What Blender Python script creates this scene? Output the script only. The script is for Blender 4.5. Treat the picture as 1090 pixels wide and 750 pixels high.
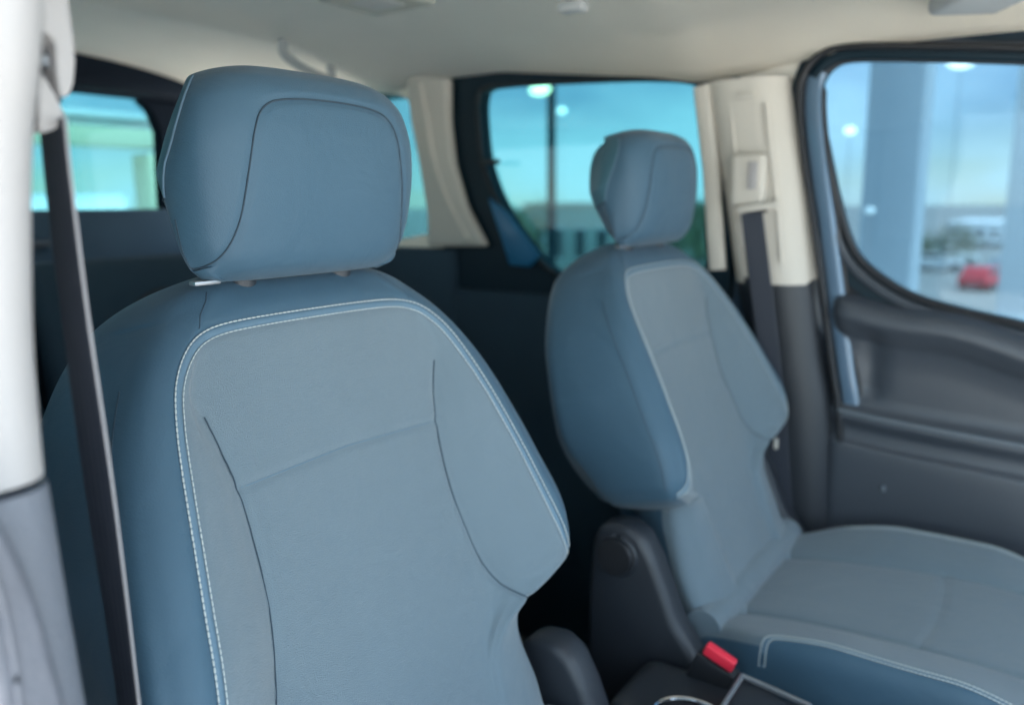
import bpy, bmesh, math, random
import numpy as np
from mathutils import Vector, Matrix, noise
random.seed(7)
SC = bpy.context.scene
for o in list(bpy.data.objects): bpy.data.objects.remove(o)
COL = SC.collection
PI = math.pi

# ------------------------------------------------------------------ camera
F, CX, CY = 857.0, 545.0, 375.0
pitch, yaw, roll = math.radians(10.44), math.radians(34.9), -.0102
CAM = np.array([.5575, -.53, 1.489])
fw = np.array([-math.sin(yaw)*math.cos(pitch), math.cos(yaw)*math.cos(pitch), -math.sin(pitch)])
rt0 = np.array([math.cos(yaw), math.sin(yaw), 0.]); up0 = np.cross(rt0, fw)
rt = rt0*math.cos(roll)+up0*math.sin(roll); upv = up0*math.cos(roll)-rt0*math.sin(roll)
cam_d = bpy.data.cameras.new('camera'); cam = bpy.data.objects.new('camera', cam_d); COL.objects.link(cam)
M4 = Matrix(((rt[0], upv[0], -fw[0], CAM[0]), (rt[1], upv[1], -fw[1], CAM[1]), (rt[2], upv[2], -fw[2], CAM[2]), (0, 0, 0, 1)))
cam.matrix_world = M4
cam_d.sensor_width = 36; cam_d.lens = F/1090*36; cam_d.clip_start = .02; cam_d.clip_end = 3000
cam_d.dof.use_dof = True; cam_d.dof.focus_distance = .70; cam_d.dof.aperture_fstop = 3.1
SC.camera = cam

# ------------------------------------------------------------------ world, sun, exposure
SUN_EL, SUN_AZ = math.radians(60), math.radians(-3)   # azimuth of the sun seen from the car, from +X towards +Y
W = bpy.data.worlds.new('World'); SC.world = W; W.use_nodes = True
nt = W.node_tree; nt.nodes.clear()
wo = nt.nodes.new('ShaderNodeOutputWorld'); bg = nt.nodes.new('ShaderNodeBackground')
sky = nt.nodes.new('ShaderNodeTexSky'); sky.sky_type = 'NISHITA'; sky.sun_disc = False
sky.sun_elevation = SUN_EL; sky.sun_rotation = math.radians(90)-SUN_AZ
sky.air_density = 1.0; sky.dust_density = .1; sky.ozone_density = 3.0
tc = nt.nodes.new('ShaderNodeTexCoord'); mp = nt.nodes.new('ShaderNodeMapping'); mp.inputs['Scale'].default_value = (1, 1, 3.2)
nz = nt.nodes.new('ShaderNodeTexNoise'); nz.inputs['Scale'].default_value = 2.6; nz.inputs['Detail'].default_value = 7; nz.inputs['Roughness'].default_value = .55
cr = nt.nodes.new('ShaderNodeValToRGB'); cr.color_ramp.elements[0].position = .36; cr.color_ramp.elements[1].position = .64
mx = nt.nodes.new('ShaderNodeMix'); mx.data_type = 'RGBA'; mx.inputs['B'].default_value = (7.2, 9.0, 9.8, 1)
nt.links.new(tc.outputs['Generated'], mp.inputs['Vector']); nt.links.new(mp.outputs[0], nz.inputs['Vector'])
nt.links.new(nz.outputs['Fac'], cr.inputs[0]); nt.links.new(cr.outputs[0], mx.inputs['Factor'])
nt.links.new(sky.outputs[0], mx.inputs['A']); nt.links.new(mx.outputs['Result'], bg.inputs['Color'])
bg.inputs['Strength'].default_value = .12
nt.links.new(bg.outputs[0], wo.inputs['Surface'])
sd = bpy.data.lights.new('sun', 'SUN'); sd.energy = 5.0; sd.angle = math.radians(.6); sd.color = (1, .95, .88)
sun = bpy.data.objects.new('sun', sd); COL.objects.link(sun)
sdir = Vector((math.cos(SUN_EL)*math.cos(SUN_AZ), math.cos(SUN_EL)*math.sin(SUN_AZ), math.sin(SUN_EL)))
sun.rotation_euler = sdir.to_track_quat('Z', 'Y').to_euler()
SC.view_settings.view_transform = 'Standard'; SC.view_settings.look = 'None'
SC.view_settings.exposure = 2.0; SC.view_settings.gamma = 1

# ------------------------------------------------------------------ helpers
def at(px, py, ax, v):
    """point of the plane ax = v that the photograph shows at pixel (px, py)"""
    d = fw+rt*(px-CX)/F-upv*(py-CY)/F
    i = 'XYZ'.index(ax); t = (v-CAM[i])/d[i]
    return Vector(CAM+d*t)
def mat(name, col, rough=.6, metal=0, bump=None, var=0, sheen=0, spec=.5, coat=0, vscale=8, emit=None, wav=0):
    m = bpy.data.materials.new(name); m.use_nodes = True
    t = m.node_tree; b = t.nodes['Principled BSDF']
    b.inputs['Base Color'].default_value = (*col, 1); b.inputs['Roughness'].default_value = rough
    b.inputs['Metallic'].default_value = metal; b.inputs['Specular IOR Level'].default_value = spec
    b.inputs['Sheen Weight'].default_value = sheen; b.inputs['Coat Weight'].default_value = coat
    c = t.nodes.new('ShaderNodeTexCoord')
    if var:
        n = t.nodes.new('ShaderNodeTexNoise'); n.inputs['Scale'].default_value = vscale; n.inputs['Detail'].default_value = 6
        t.links.new(c.outputs['Object'], n.inputs['Vector'])
        x = t.nodes.new('ShaderNodeMix'); x.data_type = 'RGBA'
        x.inputs['A'].default_value = (*[k*(1-var) for k in col], 1); x.inputs['B'].default_value = (*[min(1, k*(1+var)) for k in col], 1)
        t.links.new(n.outputs['Fac'], x.inputs['Factor']); t.links.new(x.outputs['Result'], b.inputs['Base Color'])
    if bump:
        kind, sc, st = bump
        if kind == 'noise':
            n = t.nodes.new('ShaderNodeTexNoise'); n.inputs['Scale'].default_value = sc; n.inputs['Detail'].default_value = 4; out = n.outputs['Fac']
        elif kind == 'grain':
            n = t.nodes.new('ShaderNodeTexVoronoi'); n.inputs['Scale'].default_value = sc; out = n.outputs['Distance']
        else:
            n = t.nodes.new('ShaderNodeTexWave'); n.wave_type = 'BANDS'; n.bands_direction = 'DIAGONAL'; n.inputs['Scale'].default_value = sc
            n.inputs['Distortion'].default_value = 1.2; n.inputs['Detail'].default_value = 3; n.inputs['Detail Scale'].default_value = 4; out = n.outputs['Fac']
        t.links.new(c.outputs['Object'], n.inputs['Vector'])
        bp = t.nodes.new('ShaderNodeBump'); bp.inputs['Strength'].default_value = st; bp.inputs['Distance'].default_value = .002
        if wav:
            n2 = t.nodes.new('ShaderNodeTexNoise'); n2.inputs['Scale'].default_value = 16; n2.inputs['Detail'].default_value = 3; n2.inputs['Distortion'].default_value = .8
            b2 = t.nodes.new('ShaderNodeBump'); b2.inputs['Strength'].default_value = wav; b2.inputs['Distance'].default_value = .006
            t.links.new(c.outputs['Object'], n2.inputs['Vector']); t.links.new(n2.outputs['Fac'], b2.inputs['Height']); t.links.new(b2.outputs[0], bp.inputs['Normal'])
        t.links.new(out, bp.inputs['Height']); t.links.new(bp.outputs[0], b.inputs['Normal'])
    if emit:
        b.inputs['Emission Color'].default_value = (*emit[0], 1); b.inputs['Emission Strength'].default_value = emit[1]
    return m
def glass(name, tint, gloss=.10):
    m = bpy.data.materials.new(name); m.use_nodes = True; t = m.node_tree; t.nodes.clear()
    o = t.nodes.new('ShaderNodeOutputMaterial'); a = t.nodes.new('ShaderNodeBsdfTransparent'); a.inputs[0].default_value = (*tint, 1)
    g = t.nodes.new('ShaderNodeBsdfGlossy'); g.inputs['Roughness'].default_value = .02
    f = t.nodes.new('ShaderNodeFresnel'); f.inputs['IOR'].default_value = 1.45
    k = t.nodes.new('ShaderNodeMath'); k.operation = 'MULTIPLY'; k.inputs[1].default_value = gloss*8
    x = t.nodes.new('ShaderNodeMixShader'); t.links.new(f.outputs[0], k.inputs[0]); t.links.new(k.outputs[0], x.inputs[0])
    t.links.new(a.outputs[0], x.inputs[1]); t.links.new(g.outputs[0], x.inputs[2]); t.links.new(x.outputs[0], o.inputs[0])
    return m
M = dict(
    blue=mat('blue_fabric', (.033, .082, .126), .6, bump=('noise', 900, .25), wav=.38, var=.06, sheen=.10, vscale=5),
    grey=mat('grey_blue_fabric', (.112, .158, .190), .68, bump=('noise', 1000, .6), wav=.38, var=.06, sheen=.3, vscale=9),
    band=mat('piping_fabric', (.10, .17, .23), .7, bump=('noise', 1400, .4)),
    shell=mat('teal_back_cover', (.05, .13, .17), .55, bump=('noise', 900, .15)),
    thread=mat('pale_thread', (.46, .50, .49), .6, sheen=.2),
    matte=mat('matte_black_trim', (.007, .011, .018), .95, spec=.12),
    darkthread=mat('dark_seam', (.025, .045, .065), .8),
    plastic=mat('dark_plastic', (.020, .024, .031), .45, bump=('grain', 700, .15), var=.08),
    door=mat('door_card_vinyl', (.048, .056, .069), .34, bump=('grain', 500, .15), var=.06, vscale=4),
    black=mat('black_rubber', (.012, .013, .016), .5),
    dark=mat('charcoal_upholstery', (.022, .046, .068), .85, bump=('noise', 500, .3), var=.15),
    carpet=mat('grey_carpet', (.13, .132, .135), .95, bump=('noise', 700, .8)),
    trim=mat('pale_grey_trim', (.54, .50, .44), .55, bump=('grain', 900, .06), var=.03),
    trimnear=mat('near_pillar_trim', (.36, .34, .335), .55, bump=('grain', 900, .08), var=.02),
    lining=mat('roof_lining', (.87, .80, .68), .95, bump=('noise', 700, .3), var=.05),
    lower=mat('grey_lower_trim', (.13, .14, .165), .55, bump=('noise', 260, .5), var=.10, vscale=20),
    armline=mat('grey_piping', (.13, .15, .17), .4),
    pocket=mat('grey_grained_vinyl', (.10, .105, .125), .5, bump=('noise', 90, .8), var=.25, vscale=35),
    paint=mat('blue_car_paint', (.10, .165, .24), .3, metal=.3, coat=.6),
    paintteal=mat('teal_blue_car_paint', (.01, .12, .24), .5, coat=.1),
    belt=mat('belt_webbing', (.026, .031, .045), .5, bump=('noise', 1500, .3)),
    beltedge=mat('belt_edge_thread', (.26, .25, .26), .6),
    chrome=mat('chrome', (.8, .8, .82), .15, metal=1),
    red=mat('red_plastic', (.80, .03, .06), .4),
    steel=mat('brushed_metal', (.35, .36, .38), .35, metal=.8),
    frit=mat('black_glass_edge', (.005, .017, .026), .5, spec=.2),
    tint=glass('green_tinted_glass', (.255, .43, .46)),
    clear=glass('clear_window_glass', (.35, .45, .51)),
    visor=mat('grey_visor', (.38, .39, .39), .8, bump=('noise', 500, .2)),
    column=mat('grey_blue_column', (.37, .43, .47), .5, var=.04, vscale=1),
    whitepaint=mat('white_paint', (.75, .77, .78), .5, var=.03),
    asphalt=mat('asphalt', (.07, .072, .075), .9, var=.35, vscale=.8, bump=('noise', 60, .5)),
    ochre=mat('pale_yellow_cladding', (.60, .60, .42), .7, var=.1, vscale=1),
    building=mat('grey_green_cladding', (.38, .42, .40), .7, var=.15, vscale=.4),
    winglass=mat('dark_window_glass', (.09, .11, .12), .15),
    leaf=mat('green_foliage', (.07, .10, .045), .8, var=.4, vscale=3),
    bark=mat('brown_bark', (.09, .06, .04), .9, var=.3),
    carwhite=mat('white_car_paint', (.78, .8, .8), .3, coat=.5),
    carred=mat('red_car_paint', (.62, .03, .05), .3, coat=.5),
    cargrey=mat('silver_car_paint', (.45, .47, .5), .3, coat=.5, metal=.4),
    lamp=mat('lit_lamp_glass', (.9, .9, .85), .4, emit=((1, .98, .9), 2.2)),
    lampdim=mat('faint_lamp_glass', (.6, .66, .66), .5, emit=((.9, 1, 1), .35)),
    lampwarm=mat('warm_lit_lamp_glass', (.9, .9, .6), .4, emit=((1, .95, .55), 4)),
)
def tag(o, label=None, cat=None, group=None, kind=None):
    if label: o['label'] = label
    if cat: o['category'] = cat
    if group: o['group'] = group
    if kind: o['kind'] = kind
    return o
def empty(name, loc, rz=0):
    o = bpy.data.objects.new(name, None); COL.objects.link(o); o.location = loc; o.rotation_euler = (0, 0, rz); o.empty_display_size = .1
    return o
def wpos(o):
    p = Vector((0, 0, 0))
    while o: p = p+Vector(o.location); o = o.parent
    return p
def build(name, bm, m, parent=None, smooth=True, origin=None, angle=35):
    """bm is in world coordinates; the parents are unrotated while building"""
    bmesh.ops.recalc_face_normals(bm, faces=bm.faces)
    off = Vector(origin) if origin is not None else (wpos(parent) if parent else Vector((0, 0, 0)))
    bmesh.ops.translate(bm, verts=bm.verts, vec=-off)
    me = bpy.data.meshes.new(name); bm.to_mesh(me); bm.free()
    for mm in (m if isinstance(m, (list, tuple)) else [m]): me.materials.append(mm)
    o = bpy.data.objects.new(name, me); COL.objects.link(o)
    if smooth:
        for p in me.polygons: p.use_smooth = True
        if angle < 180: me.set_sharp_from_angle(angle=math.radians(angle))
    o.location = off-(wpos(parent) if parent else Vector((0, 0, 0))); o.parent = parent
    return o
def box(bm, c, s, bev=0, rot=None, seg=2):
    r = bmesh.ops.create_cube(bm, size=1); vs = r['verts']
    bmesh.ops.scale(bm, verts=vs, vec=s)
    if bev:
        es = list({e for v in vs for e in v.link_edges})
        q = bmesh.ops.bevel(bm, geom=es, offset=bev, segments=seg, affect='EDGES', profile=.6); vs = [v for v in q['verts']]
        vs = list({v for v in vs}|{v for f in q['faces'] for v in f.verts})
    if rot: bmesh.ops.rotate(bm, verts=vs, cent=(0, 0, 0), matrix=rot)
    bmesh.ops.translate(bm, verts=vs, vec=c)
    return bm
def BM(): return bmesh.new()
def prism(bm, pts, vec, bev=0, seg=2):
    """polygon pts extruded by vec"""
    vs = [bm.verts.new(p) for p in pts]; f = bm.faces.new(vs)
    r = bmesh.ops.extrude_face_region(bm, geom=[f]); nv = [g for g in r['geom'] if isinstance(g, bmesh.types.BMVert)]
    bmesh.ops.translate(bm, verts=nv, vec=vec)
    if bev:
        es = [e for e in {e for v in vs+nv for e in v.link_edges}]
        bmesh.ops.bevel(bm, geom=es, offset=bev, segments=seg, affect='EDGES', profile=.5, clamp_overlap=True)
    return bm
def smooth_path(pts, n=8, closed=False):
    P = [Vector(p) for p in pts]; out = []; N = len(P)
    for i in range(N if closed else N-1):
        if closed: a, b, c, d = P[(i-1) % N], P[i], P[(i+1) % N], P[(i+2) % N]
        else: a, b, c, d = P[max(i-1, 0)], P[i], P[i+1], P[min(i+2, N-1)]
        for k in range(n):
            t = k/n
            out.append(.5*((2*b)+(c-a)*t+(2*a-5*b+4*c-d)*t*t+(3*b-a-3*c+d)*t**3))
    if not closed: out.append(P[-1])
    return out
def sweep(bm, path, prof, ref, closed=False, cap=True):
    """prof = list of (u, v); u along side vector, v along ref"""
    n = len(path); rings = []
    for i, p in enumerate(path):
        a = path[(i-1) % n] if (closed or i) else p; b = path[(i+1) % n] if (closed or i < n-1) else p
        t = (b-a).normalized(); rf = Vector(ref[i] if isinstance(ref, list) else ref)
        s = t.cross(rf).normalized(); w = s.cross(t).normalized()
        rings.append([bm.verts.new(p+s*u+w*v) for u, v in prof])
    m = len(prof)
    for i in range(n if closed else n-1):
        A, B = rings[i], rings[(i+1) % n]
        for k in range(m): bm.faces.new((A[k], A[(k+1) % m], B[(k+1) % m], B[k]))
    if cap and not closed: bm.faces.new(rings[0][::-1]); bm.faces.new(rings[-1])
    return bm
def circ(r, n=8, ry=None): return [(r*math.cos(2*PI*k/n), (ry or r)*math.sin(2*PI*k/n)) for k in range(n)]
def rrect(w, h, r, n=3):
    out = []
    for cx, cy, a0 in ((w/2-r, h/2-r, 0), (-w/2+r, h/2-r, 90), (-w/2+r, -h/2+r, 180), (w/2-r, -h/2+r, 270)):
        for k in range(n+1):
            a = math.radians(a0+90*k/n); out.append((cx+r*math.cos(a), cy+r*math.sin(a)))
    return out
def tube(bm, path, r, n=8, closed=False):
    t = (Vector(path[1])-Vector(path[0])).normalized()
    ref = Vector((0, 0, 1)) if abs(t.z) < .9 else Vector((1, 0, 0))
    return sweep(bm, [Vector(p) for p in path], circ(r, n), ref, closed)
def loft(bm, rings, closed=True, caps=True):
    V = [[bm.verts.new(p) for p in r] for r in rings]; m = len(V[0])
    for i in range(len(V)-1):
        for k in range(m if closed else m-1): bm.faces.new((V[i][k], V[i][(k+1) % m], V[i+1][(k+1) % m], V[i+1][k]))
    if caps and closed: bm.faces.new(V[0][::-1]); bm.faces.new(V[-1])
    return V
def cyl(bm, p0, p1, r0, r1=None, n=20):
    p0, p1 = Vector(p0), Vector(p1); t = (p1-p0).normalized(); rf = Vector((0, 0, 1)) if abs(t.z) < .9 else Vector((1, 0, 0))
    s = t.cross(rf).normalized(); w = s.cross(t); r1 = r0 if r1 is None else r1
    loft(bm, [[p+(s*math.cos(2*PI*k/n)+w*math.sin(2*PI*k/n))*r for k in range(n)] for p, r in ((p0, r0), (p1, r1))])
    return bm
def sheet(name, fn, nu, nv, m, parent, thick=0, **kw):
    """open surface fn(u, v), u, v in 0..1, given thickness along the normal"""
    bm = BM(); V = [[bm.verts.new(fn(i/nu, j/nv)) for j in range(nv+1)] for i in range(nu+1)]
    for i in range(nu):
        for j in range(nv): bm.faces.new((V[i][j], V[i+1][j], V[i+1][j+1], V[i][j+1]))
    if thick: bmesh.ops.solidify(bm, geom=bm.faces[:], thickness=thick)
    return build(name, bm, m, parent, **kw)
def pchip(xs, ys):
    xs, ys = np.array(xs, float), np.array(ys, float)
    h = np.diff(xs); d = np.diff(ys)/h; m = np.zeros(len(xs)); m[0], m[-1] = d[0], d[-1]
    for i in range(1, len(xs)-1):
        if d[i-1]*d[i] > 0:
            w1, w2 = 2*h[i]+h[i-1], h[i]+2*h[i-1]; m[i] = (w1+w2)/(w1/d[i-1]+w2/d[i])
    def f(x):
        x = np.clip(x, xs[0], xs[-1]); i = min(max(int(np.searchsorted(xs, x))-1, 0), len(h)-1); t = (x-xs[i])/h[i]
        return (2*t**3-3*t**2+1)*ys[i]+(t**3-2*t**2+t)*h[i]*m[i]+(-2*t**3+3*t**2)*ys[i+1]+(t**3-t**2)*h[i]*m[i+1]
    return f
SEGC = {}
def segdist(p, poly):
    k = id(poly)
    if k not in SEGC:
        q = np.array(poly, float); SEGC[k] = (q[:-1], q[1:]-q[:-1], ((q[1:]-q[:-1])**2).sum(1), q.min(0)-.03, q.max(0)+.03, poly)
    A, D, L2, lo, hi, _ = SEGC[k]
    if p[0] < lo[0] or p[1] < lo[1] or p[0] > hi[0] or p[1] > hi[1]: return 9
    v = np.array(p)-A; t = np.clip((v*D).sum(1)/L2, 0, 1); r = v-D*t[:, None]
    return math.sqrt((r*r).sum(1).min())
def inpoly(x, y, poly):
    c = False; n = len(poly)
    for i in range(n):
        x1, y1 = poly[i]; x2, y2 = poly[(i+1) % n]
        if (y1 > y) != (y2 > y) and x < (x2-x1)*(y-y1)/(y2-y1)+x1: c = not c
    return c
def stitches(bm, path, r=.0007, dash=.0046, gap=.0004):
    """a row of thread dashes along a 3D path"""
    P = [Vector(p) for p in path]; L = [0]
    for a, b in zip(P[:-1], P[1:]): L.append(L[-1]+(b-a).length)
    def pos(s):
        i = min(max(int(np.searchsorted(L, s))-1, 0), len(P)-2); t = (s-L[i])/max(L[i+1]-L[i], 1e-9)
        return P[i].lerp(P[i+1], t)
    s = 0
    while s+dash < L[-1]:
        a, m_, b = pos(s), pos(s+dash/2), pos(s+dash); t = (b-a).normalized()
        rf = Vector((0, 0, 1)) if abs(t.z) < .9 else Vector((1, 0, 0)); u = t.cross(rf).normalized(); w = u.cross(t)
        loft(bm, [[q+(u*math.cos(k*PI/3)+w*math.sin(k*PI/3))*rr for k in range(6)] for q, rr in ((a, r*.35), (a.lerp(b, .2), r), (m_, r*1.05), (a.lerp(b, .8), r), (b, r*.35))])
        s += dash+gap
    return bm

# ================================================================== SETTING: a raised deck above a lower yard
ZY = -4.0
bm = BM(); v = [bm.verts.new(p) for p in ((-900, -900, ZY), (900, -900, ZY), (900, 900, ZY), (-900, 900, ZY))]; bm.faces.new(v)
tag(build('ground', bm, mat('pale_yard_paving', (.22, .225, .22), .9, var=.3, vscale=.3), smooth=False), kind='structure')
M['concrete'] = mat('pale_concrete', (.66, .65, .62), .9, var=.12, vscale=2, bump=('noise', 40, .4))
bm = BM(); box(bm, (-6, -3.5, -2.0), (40, 18, 4.0)); tag(build('raised_deck', bm, M['concrete'], smooth=False), kind='structure')

# ================================================================== THE VAN
YF, YN, YC = 1.07, -.33, .37        # inner faces of the far and near body sides, and the car's middle
van = tag(empty('van', (-.3, YC, 0)), 'blue compact van seen from inside, with pale roof lining and pillars round two front seats', 'van')
# --- roof lining: arched sheet
def zroof(x, y):
    e = abs(y-YC)/.72; z = 1.865-.085*e**3
    z += .03*np.clip((-x-.9)/.8, 0, 1)
    return z - .05*np.clip((x-.35)/.6, 0, 1)**2
def flin(u, v):
    x = -1.8+2.95*u; y = YC+(-.70+1.40*v)
    e = abs(2*v-1)
    z = zroof(x, y)
    if e > .84: z -= (.060-.030*float(np.clip((x+.02)/.22, 0, 1))-.064*float(np.clip((-x-.06)/.52, 0, 1)))*((e-.84)/.16)**1.8
    if -1.05 < x < -.82: z -= .018*math.sin((x+1.05)/.23*PI)**2
    if -.20 < x < -.02: z -= .006*math.sin((x+.20)/.18*PI)**2
    return Vector((x, y, z))
lining = sheet('roof_lining', flin, 110, 80, M['lining'], van, thick=.006, angle=60)
sheet('roof_panel', lambda u, v: Vector((-1.95+3.15*u, YC+(-.78+1.56*v), zroof(-1.95+3.15*u, YC+(-.78+1.56*v)*.9)+.05-.07*abs(2*v-1)**6)), 30, 30, M['paint'], van, thick=.004)
# dome lamp, grab hook, rear roof handle, visors
o = build('dome_lamp', box(BM(), (-.50, .58, 1.851), (.15, .15, .022), .0108, None, 4), mat('lamp_housing', (.34, .34, .30), .8), van)
build('lens', box(BM(), (-.50, .58, 1.8405), (.07, .07, .004), .0015), M['visor'], o)
build('roof_hook', box(BM(), at(610, 8, 'Z', 1.818), (.045, .03, .016), .005), M['visor'], van)
p0 = at(303, 58, 'Z', 1.815); p1 = at(352, 84, 'Z', 1.79)
bm = BM(); sweep(bm, smooth_path([p0+Vector((0, 0, .03)), p0, p0.lerp(p1, .5)-Vector((0, 0, .01)), p1, p1+Vector((0, 0, .03))], 6), rrect(.02, .012, .004), Vector((1, 0, 0)))
build('rear_grab_handle', bm, M['visor'], van)
for s in (1, -1):
    cy = YC+s*.36
    bm = BM(); box(bm, (.62, cy-.0, 1.775), (.16, .42, .022), .010, Matrix.Rotation(math.radians(9), 3, 'Y'))
    vz = build('sun_visor', bm, M['visor'], van)
    bm = BM(); p = at(1045, -4, 'Z', 1.79) if s > 0 else Vector((.43, YC-.55, 1.79)); box(bm, p, (.11, .13, .03), .0148, Matrix.Rotation(math.radians(30), 3, 'Z'), 5); build('visor_clip', bm, M['visor'], vz)
# --- rear end: header, tailgate
XT = -1.75
bm = BM()
gl = [at(62, 96, 'X', XT), at(150, 108, 'X', XT), at(163, 118, 'X', XT), at(172, 140, 'X', XT), at(176, 222, 'X', XT)]
zs = gl[-1].z; right = gl; 
mir = [Vector((p.x, 2*YC-p.y, p.z)) for p in gl]
yR = gl[-1].y
# opening top follows the seen corner; whole frame built as four beams round it
zt = gl[0].z
def plate(bm, poly, x, t=.05): prism(bm, [Vector((x, y, z)) for y, z in poly], Vector((-t, 0, 0)), .006)
ytop = gl[1].y; 
bm = BM(); plate(bm, [(YN-.02, zt+.002), (YF+.02, zt+.002), (YF+.02, 1.99), (YN-.02, 1.99)], XT); build_h = bm
tg = build('tailgate_frame', build_h, M['matte'], van)
bm = BM(); plate(bm, [(gl[4].y, zs), (gl[3].y, gl[3].z), (gl[2].y, gl[2].z), (ytop, zt), (YF+.05, zt), (YF+.05, zs)], XT-.002); build('side_frame', bm, M['matte'], tg)
bm = BM(); plate(bm, [(2*YC-gl[4].y, zs), (2*YC-gl[3].y, gl[3].z), (2*YC-gl[2].y, gl[2].z), (2*YC-ytop, zt), (YN-.05, zt), (YN-.05, zs)][::-1], XT-.002); build('side_frame', bm, M['matte'], tg)
bm = BM(); box(bm, (XT-.03, YC, (zs+.3)/2), (.06, 1.46, zs-.3), .01); build('lower_panel', bm, M['dark'], tg)
bm = BM(); box(bm, (XT+.01, YC-.05, zs-.09), (.03, .5, .02), .006); build('pull_handle', bm, M['plastic'], tg)
bm = BM(); box(bm, (XT-.03, YC, (zs+zt)/2), (.005, 1.38, zt-zs+.03)); build('rear_window_glass', bm, M['tint'], tg, smooth=False)
# header swelling at roof end
bm = BM(); sweep(bm, [Vector((XT+.05, YN, 1.875)), Vector((XT+.05, YF, 1.875))], rrect(.12, .13, .03), Vector((0, 0, 1))); build('rear_header_trim', bm, M['matte'], van)

# --- body sides
def Pf(px, py, Y=YF): return at(px, py, 'Y', Y)
def mirp(p): return Vector((p.x, 2*YC-p.y, p.z))
def both(name, make, m, parent, near=True, **kw):
    r = [build(name, make(lambda p: p), m, parent, **kw)]
    if near: r.append(build(name, make(mirp), m, parent, **kw))
    return r
# sliding door: dark frame with window opening, tinted glass
ZT = 1.80
win = smooth_path([Pf(516, 93), Pf(507, 106), Pf(508, 140), Pf(513, 175), Pf(528, 215), Pf(556, 258), Pf(590, 292), Pf(640, 300), Pf(700, 300), Pf(748, 296), Pf(752, 240), Pf(750, 150), Pf(745, 98), Pf(735, 87), Pf(690, 84), Pf(620, 86), Pf(560, 89)], 5, True)
def ringplate(flip, inner, outer, Y0, t):
    bm = BM(); n = len(inner)
    def mk(P, y): return [bm.verts.new(flip(Vector((p.x, y, p.z)))) for p in P]
    a, b, c, d = mk(inner, Y0), mk(outer, Y0), mk(outer, Y0+t), mk(inner, Y0+t)
    for i in range(n):
        j = (i+1) % n
        for q, r_ in ((a, b), (b, c), (c, d), (d, a)): bm.faces.new((q[i], q[j], r_[j], r_[i]))
    return bm
cxw = sum((p for p in win), Vector())/len(win)
def push(P, c, k=None, rect=None):
    out = []
    x0, x1, z0, z1 = rect
    for p in P:
        d = p-c; ts = []
        if d.x > 1e-6: ts.append((x1-c.x)/d.x)
        if d.x < -1e-6: ts.append((x0-c.x)/d.x)
        if d.z > 1e-6: ts.append((z1-c.z)/d.z)
        if d.z < -1e-6: ts.append((z0-c.z)/d.z)
        t = min(ts); out.append(Vector((c.x+d.x*t, p.y, c.z+d.z*t)))
    return out
outer = push(win, cxw, rect=(-.775, -.02, 1.28, 1.80))
for fl in (lambda p: p, mirp):
    sdoor = build('sliding_door', ringplate(fl, win, outer, YF+.004, .05), M['frit'], van)
    bm = BM(); prism(bm, [fl(Vector((p.x, YF+.03, p.z))) for p in outer[::1]], fl(Vector((0, .004, 0)))-fl(Vector((0, 0, 0)))); build('sliding_window_glass', bm, M['tint'], sdoor, smooth=False)
    bm = BM(); tube(bm, [fl(Vector((p.x, YF+.006, p.z))) for p in win], .006, 8, True); build('window_seal', bm, M['black'], sdoor)
    bm = BM(); box(bm, fl(Vector((-.40, YF+.02, .80))), (.78, .06, .96), .02); build('door_card', bm, M['dark'], sdoor)
    # small latch
    bm = BM(); q = Pf(520, 173); box(bm, fl(q+Vector((.012, -.014, 0))), (.052, .02, .012), .004); build('window_latch', bm, M['black'], sdoor)
    # painted metal seen at the rear lower corner of the opening
    bm = BM(); q = [Pf(522, 210), Pf(542, 226), Pf(576, 272), Pf(566, 284), Pf(545, 282)]
    prism(bm, [fl(p) for p in q], fl(Vector((0, -.012, 0)))-fl(Vector((0, 0, 0))), .003); build('painted_edge', bm, M['paintteal'], sdoor)
# rear quarter: beige pillar, quarter glass, rear lower trim
for fl in (lambda p: p, mirp):
    qp = [Pf(438, 80), Pf(484, 84), Pf(484, 130), Pf(489, 175), Pf(502, 220), Pf(524, 262), Pf(462, 262), Pf(461, 225), Pf(452, 170), Pf(444, 130)]
    bm = BM(); prism(bm, [fl(p) for p in qp], fl(Vector((0, -.03, 0)))-fl(Vector((0, 0, 0))), .011, 3); cp = build('rear_pillar_trim', bm, M['trim'], van)
    bm = BM(); q = fl(Pf(462, 175, YF-.03)); cyl(bm, q, q+(fl(Vector((0, -.006, 0)))-fl(Vector((0, 0, 0)))), .008); build('trim_clip', bm, M['visor'], cp)
    bm = BM(); ed = [fl(p+Vector((0, -.026, 0))) for p in smooth_path([Pf(455, 92), Pf(462, 130), Pf(470, 175), Pf(486, 220), Pf(506, 256)], 5)]
    tube(bm, ed, .012, 10); build('grab_rail', bm, M['trim'], cp)
    qf = [Pf(388, 98), Pf(425, 100), Pf(441, 112), Pf(450, 160), Pf(458, 225), Pf(460, 248), Pf(388, 262)]
    c0 = sum(qf, Vector())/len(qf); qo = push(qf, c0, rect=(XT, -.765, 1.36, 1.80))
    qw = build('rear_quarter_frame', ringplate(fl, qf, qo, YF+.002, .05), M['lining'], van)
    bm = BM(); prism(bm, [fl(Vector((p.x, YF+.03, p.z))) for p in qo], fl(Vector((0, .004, 0)))-fl(Vector((0, 0, 0)))); build('quarter_glass', bm, M['tint'], qw, smooth=False)
    bm = BM(); box(bm, fl(Vector((-1.25, YF+.01, .85))), (1.05, .06, 1.06), .02); build('rear_side_panel', bm, M['dark'], qw)
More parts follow.
